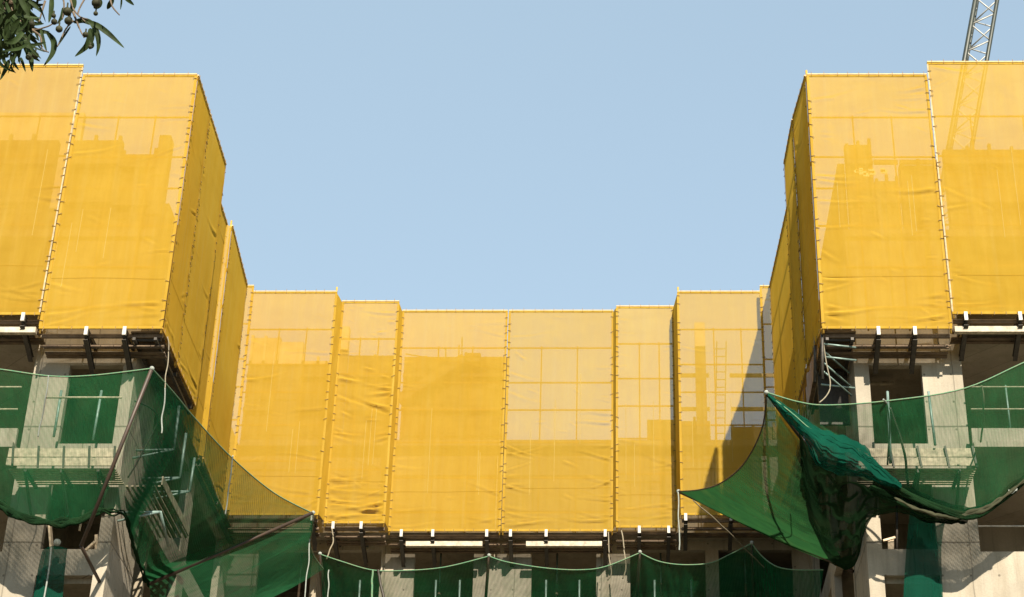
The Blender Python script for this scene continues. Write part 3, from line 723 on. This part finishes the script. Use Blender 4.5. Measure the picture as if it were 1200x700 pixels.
rope([(728,622,52.2),(732,645,51.9),(733,668,51.4),(730,678,51)], 'second pale cable hanging beside the seam cable', 'cable', .02, 'cable')
rope([(795,577,45.9),(795,605,45.9),(797,632,45.9),(796,645,45.9)], 'pale rope dangling from the tip of the wing-like net', 'rope', .018)
rope([(812,586,46),(850,620,47),(875,645,48.5),(895,665,50)], 'thin tight cord running from the wing-like net to the shaded net peak', 'cable', .016)
rope([(963,385,40.1),(965,402,40.2),(968,425,40.2),(973,448,40.1),(970,462,39.9),(960,472,39.5)], 'white cable snaking down under the tall corner post', 'cable', .016, 'cable')
rope([(1098,390,40.6),(1101,408,40.8),(1104,420,40.95)], 'short pale cable on the pier under the creased screen', 'cable', .016, 'cable')
rope([(1035,468,37.9),(1041,480,38.2),(1043,510,38.6),(1040,545,39.1)], 'frayed pale rope tied to the first platform post of the dim wing', 'rope', .02)
rope([(1043,478,38.6),(1052,505,38.9),(1060,535,39.2),(1064,570,39.5)], 'knotted dark rope hanging before the upper window of the dim wing', 'steel', .03)
rope([(1150,452,38.3),(1153,475,38.6),(1152,500,39.2),(1149,518,40.3)], 'pale frayed rope hanging behind the see-through net', 'cable', .022)
rope([(900,463,38.4),(935,490,38.3),(968,520,38.35)], 'thin stay line along the corner pole of the dim wing', 'rope_green', .014)
rope([(158,470,39.0),(185,492,40.0),(150,560,40.4)], 'dark cord crossing the fanned net near its pole', 'steel', .02)

# ---------------------------------------------------------------- crane
cr_ = empty('tower_crane', (9.4, 61, 0), 'dark lattice crane jib rising past the screen at the photo edge', 'crane')
def lattice(A, B, offs, step, chord_m, web_m, chord_r, web_r):
    d = (B-A)
    for k, o in enumerate(offs): MB().tube([A+o, B+o], chord_r[k], 8).build('chord', M[chord_m[k]], cr_)
    n = int(d.length/step); m = MB(); m2 = MB()
    for i in range(n):
        for j in range(len(offs)):
            o, o2 = offs[j], offs[(j+1) % len(offs)]
            (m if j else m2).tube([A+d*(i/n)+o, A+d*((i+.5)/n)+o2], web_r, 6).tube([A+d*((i+.5)/n)+o2, A+d*((i+1)/n)+o], web_r, 6)
            if j == 1: m2.tube([A+d*(i/n)+o, A+d*(i/n)+o2], web_r*.8, 6)
    m.build('bracing', M[web_m[0]], cr_); m2.build('bracing', M[web_m[1]], cr_)
A = at(1130, 72, 60); B = at(1143, 0, 60); dd = (B-A).normalized()
lattice(A-dd*17, B+dd*12, [Vector((0,0,0)), Vector((.16,.75,.05)), Vector((.86,.0,-.12))], 1.35, ['crane_d', 'crane_d', 'crane_d'], ['crane_l', 'crane_l'], [.10, .055, .085], .03)
lattice(Vector((9.0, 60.5, 0)), Vector((9.0, 60.5, 31)), [Vector((0,0,0)), Vector((1.2,0,0)), Vector((1.2,1.2,0)), Vector((0,1.2,0))], 2.0, ['crane_d']*4, ['crane_d', 'crane_l'], [.09]*4, .04)

# ---------------------------------------------------------------- gum tree
tr = empty('gum_tree', (-4.4, 4.6, 0), 'gum tree branch with sickle leaves and round pods hanging into the top corner', 'tree')
TY = 5.0
def zp(x, y, Y=TY): return at(x/7, y/7, Y)
MB().tube(curve([Vector((-4.4,4.6,-.2)), Vector((-4.3,4.6,2.5)), Vector((-4.5,4.8,5)), Vector((-4.2,4.9,8.5))], 24), .2, 12, .08).build('trunk', M['bark'], tr)
MB().tube(curve([Vector((-4.4,4.75,4.6)), Vector((-3.6,4.9,5.9)), Vector((-2.9,5.0,6.6)), zp(-60,-120), zp(60,-20)], 30), .06, 8, .012).build('branch', M['bark'], tr)
MB().tube(curve([Vector((-2.9,5.0,6.6)), zp(120,-160), zp(420,-130), zp(760,-90), zp(1000,-80)], 30), .02, 8, .005).build('branch', M['bark'], tr)
tw = MB()
for pts in ([(60,-20),(120,120),(250,240),(380,222),(440,190)], [(420,-130),(520,0),(512,160)], [(560,-110),(600,70),(700,180)], [(600,100),(650,230),(690,310)], [(60,-20),(20,200),(60,400)], [(760,-90),(690,0),(640,120),(720,160)], [(370,10),(320,180)], [(900,-90),(915,40),(980,125)], [(250,240),(330,300),(345,400),(400,430)], [(600,170),(540,240),(470,385)]):
    tw.tube(curve([zp(*p) for p in pts], 14), .0042, 6, .002)
tw.build('twig', M['bark'], tr)
lf = MB()
def leaf(pts, w, Y=TY, roll=None):
    c = [zp(p[0], p[1], Y + .012*i) for i, p in enumerate(pts)]
    roll = random.uniform(-.9, .9) if roll is None else roll
    W = w/7*6.9/F
    def fn(u, v):
        p = cr(c, u); q = cr(c, min(1, u+.02)); q0 = cr(c, max(0, u-.02)); d = (q-q0).normalized()
        s = d.cross(ray(60, 40)).normalized(); k = d.cross(s)
        prof = (math.sin(math.pi*min(1, u**.75)))**.8 * (1 if u < .999 else 0)
        t = (v-.5)*prof*W
        return p + (s*math.cos(roll)+k*math.sin(roll))*t + k*(.25*abs(v-.5)*prof*W)
    lf.grid(fn, 14, 4)
for pts, w in (([(660,165),(780,200),(870,260),(950,330),(1022,398)], 44), ([(690,150),(760,200),(800,290),(808,380),(788,465)], 46), ([(740,230),(745,300),(710,380),(612,467)], 56), ([(600,185),(680,170),(740,205)], 40), ([(580,215),(530,290),(470,387)], 16),
        ([(380,262),(440,340),(430,440),(355,547)], 48), ([(335,235),(355,330),(385,430)], 26), ([(425,-40),(420,80),(400,190)], 40), ([(1020,-20),(1060,10),(1100,45)], 30), ([(930,-10),(900,40),(880,78)], 40), ([(998,-20),(995,30),(988,82)], 14),
        ([(315,-20),(300,40),(285,75)], 20), ([(190,60),(235,130),(235,210),(180,240)], 70), ([(75,490),(50,560),(0,660)], 34), ([(170,470),(190,530),(210,592)], 22), ([(85,530),(100,570),(130,602)], 16), ([(610,-20),(600,50),(575,110)], 44), ([(520,60),(510,130),(470,200)], 30), ([(820,-10),(800,40),(770,70)], 60), ([(735,330),(755,375),(730,405)], 36)):
    leaf(pts, w, roll=random.uniform(-.4, .4))
for i in range(400):
    x = random.uniform(-260, 250); y = random.uniform(-160, 470) - max(0, x)*.35; L = random.uniform(120, 230); a = random.gauss(math.pi/2, .75)
    c = random.uniform(-.4, .4)
    leaf([(x, y), (x+L*.35*math.cos(a), y+L*.35*math.sin(a)), (x+L*.7*math.cos(a+c), y+L*.7*math.sin(a+c)), (x+L*math.cos(a+c*1.4), y+L*math.sin(a+c*1.4))], random.uniform(18, 42), TY+random.uniform(-.25, .3))
for i in range(40):
    x = random.uniform(150, 1000); y = random.uniform(-220, -90); L = random.uniform(100, 180); a = random.gauss(math.pi/2, .5)
    leaf([(x, y), (x+L*.5*math.cos(a), y+L*.5*math.sin(a)), (x+L*math.cos(a+.3), y+L*math.sin(a+.3)*.4)], random.uniform(16, 40), TY+random.uniform(-.2, .3))
lf.build('foliage', M['leaf'], tr)
for x, y, r in ((485,240,27), (552,95,34), (560,172,30), (445,180,24), (572,160,20), (702,285,22), (790,25,36), (785,112,18), (740,385,16), (180,300,26), (210,330,20), (235,470,24), (260,200,26), (440,130,18), (290,455,26)):
    MB().ball(zp(x, y, TY-.03), r/7*6.9/F, 10, 6).tube([zp(x, y-r*.9, TY-.03), zp(x+4, y-r*2.0, TY-.01)], .003, 5).build('seed_pod', M['pod'], tr)

# ---------------------------------------------------------------- light, sky, camera
SUN = Vector((-.24, 1.0, -.75)).normalized()
sl = bpy.data.lights.new('sun', 'SUN'); sl.energy = 5.0; sl.angle = R(.5); sl.color = (1.0, .90, .76)
so = bpy.data.objects.new('sun', sl); so.rotation_euler = SUN.to_track_quat('-Z', 'Y').to_euler(); so.location = (10, -10, 60); col.objects.link(so)
w = bpy.data.worlds.new('World'); scene.world = w; w.use_nodes = True
nt = w.node_tree; bg = nt.nodes['Background']; sky = nt.nodes.new('ShaderNodeTexSky'); sky.sky_type = 'NISHITA'; sky.sun_disc = False
sky.sun_elevation = math.asin(-SUN.z); sky.sun_rotation = math.atan2(-SUN.x, -SUN.y); sky.air_density = 1.0; sky.dust_density = .3; sky.ozone_density = 1.0
hs = nt.nodes.new('ShaderNodeHueSaturation'); hs.inputs['Saturation'].default_value = .58; hs.inputs['Value'].default_value = 1.0
nt.links.new(sky.outputs[0], hs.inputs['Color']); mu = nt.nodes.new('ShaderNodeMix'); mu.data_type = 'RGBA'; mu.blend_type = 'MULTIPLY'; mu.inputs[0].default_value = 1; mu.inputs[7].default_value = (.91, 1.03, 1.02, 1)
nt.links.new(hs.outputs[0], mu.inputs[6])
# thin even haze over the whole sky
tcn = nt.nodes.new('ShaderNodeTexCoord'); hz = nt.nodes.new('ShaderNodeTexNoise'); hz.inputs['Scale'].default_value = 2.2; hz.inputs['Detail'].default_value = 5
nt.links.new(tcn.outputs['Generated'], hz.inputs['Vector'])
mr = nt.nodes.new('ShaderNodeMapRange'); nt.links.new(hz.outputs['Fac'], mr.inputs[0]); mr.inputs[1].default_value = .3; mr.inputs[2].default_value = .7; mr.inputs[3].default_value = .55; mr.inputs[4].default_value = .70
hm_ = nt.nodes.new('ShaderNodeMix'); hm_.data_type = 'RGBA'; hm_.inputs[7].default_value = (1.80, 2.46, 3.08, 1)
nt.links.new(mr.outputs[0], hm_.inputs[0]); nt.links.new(mu.outputs[2], hm_.inputs[6]); nt.links.new(hm_.outputs[2], bg.inputs[0]); bg.inputs[1].default_value = .093

cd = bpy.data.cameras.new('camera'); cam = bpy.data.objects.new('camera', cd); col.objects.link(cam); scene.camera = cam
cam.location = (0, 0, CAMZ); cam.rotation_euler = (R(90)+TH, 0, 0)
cd.sensor_width = 36; cd.lens = F/1200*36; cd.shift_x = -(PX-600)/1200; cd.clip_start = .1; cd.clip_end = 6000
vs = scene.view_settings; vs.view_transform = 'Standard'; vs.look = 'None'; vs.exposure = 1.45; vs.gamma = 1
scene.render.resolution_x = 1024; scene.render.resolution_y = 597
scene.cycles.max_bounces = 10; scene.cycles.transparent_max_bounces = 24; scene.cycles.diffuse_bounces = 5; scene.cycles.transmission_bounces = 6
scene.cycles.use_denoising = True
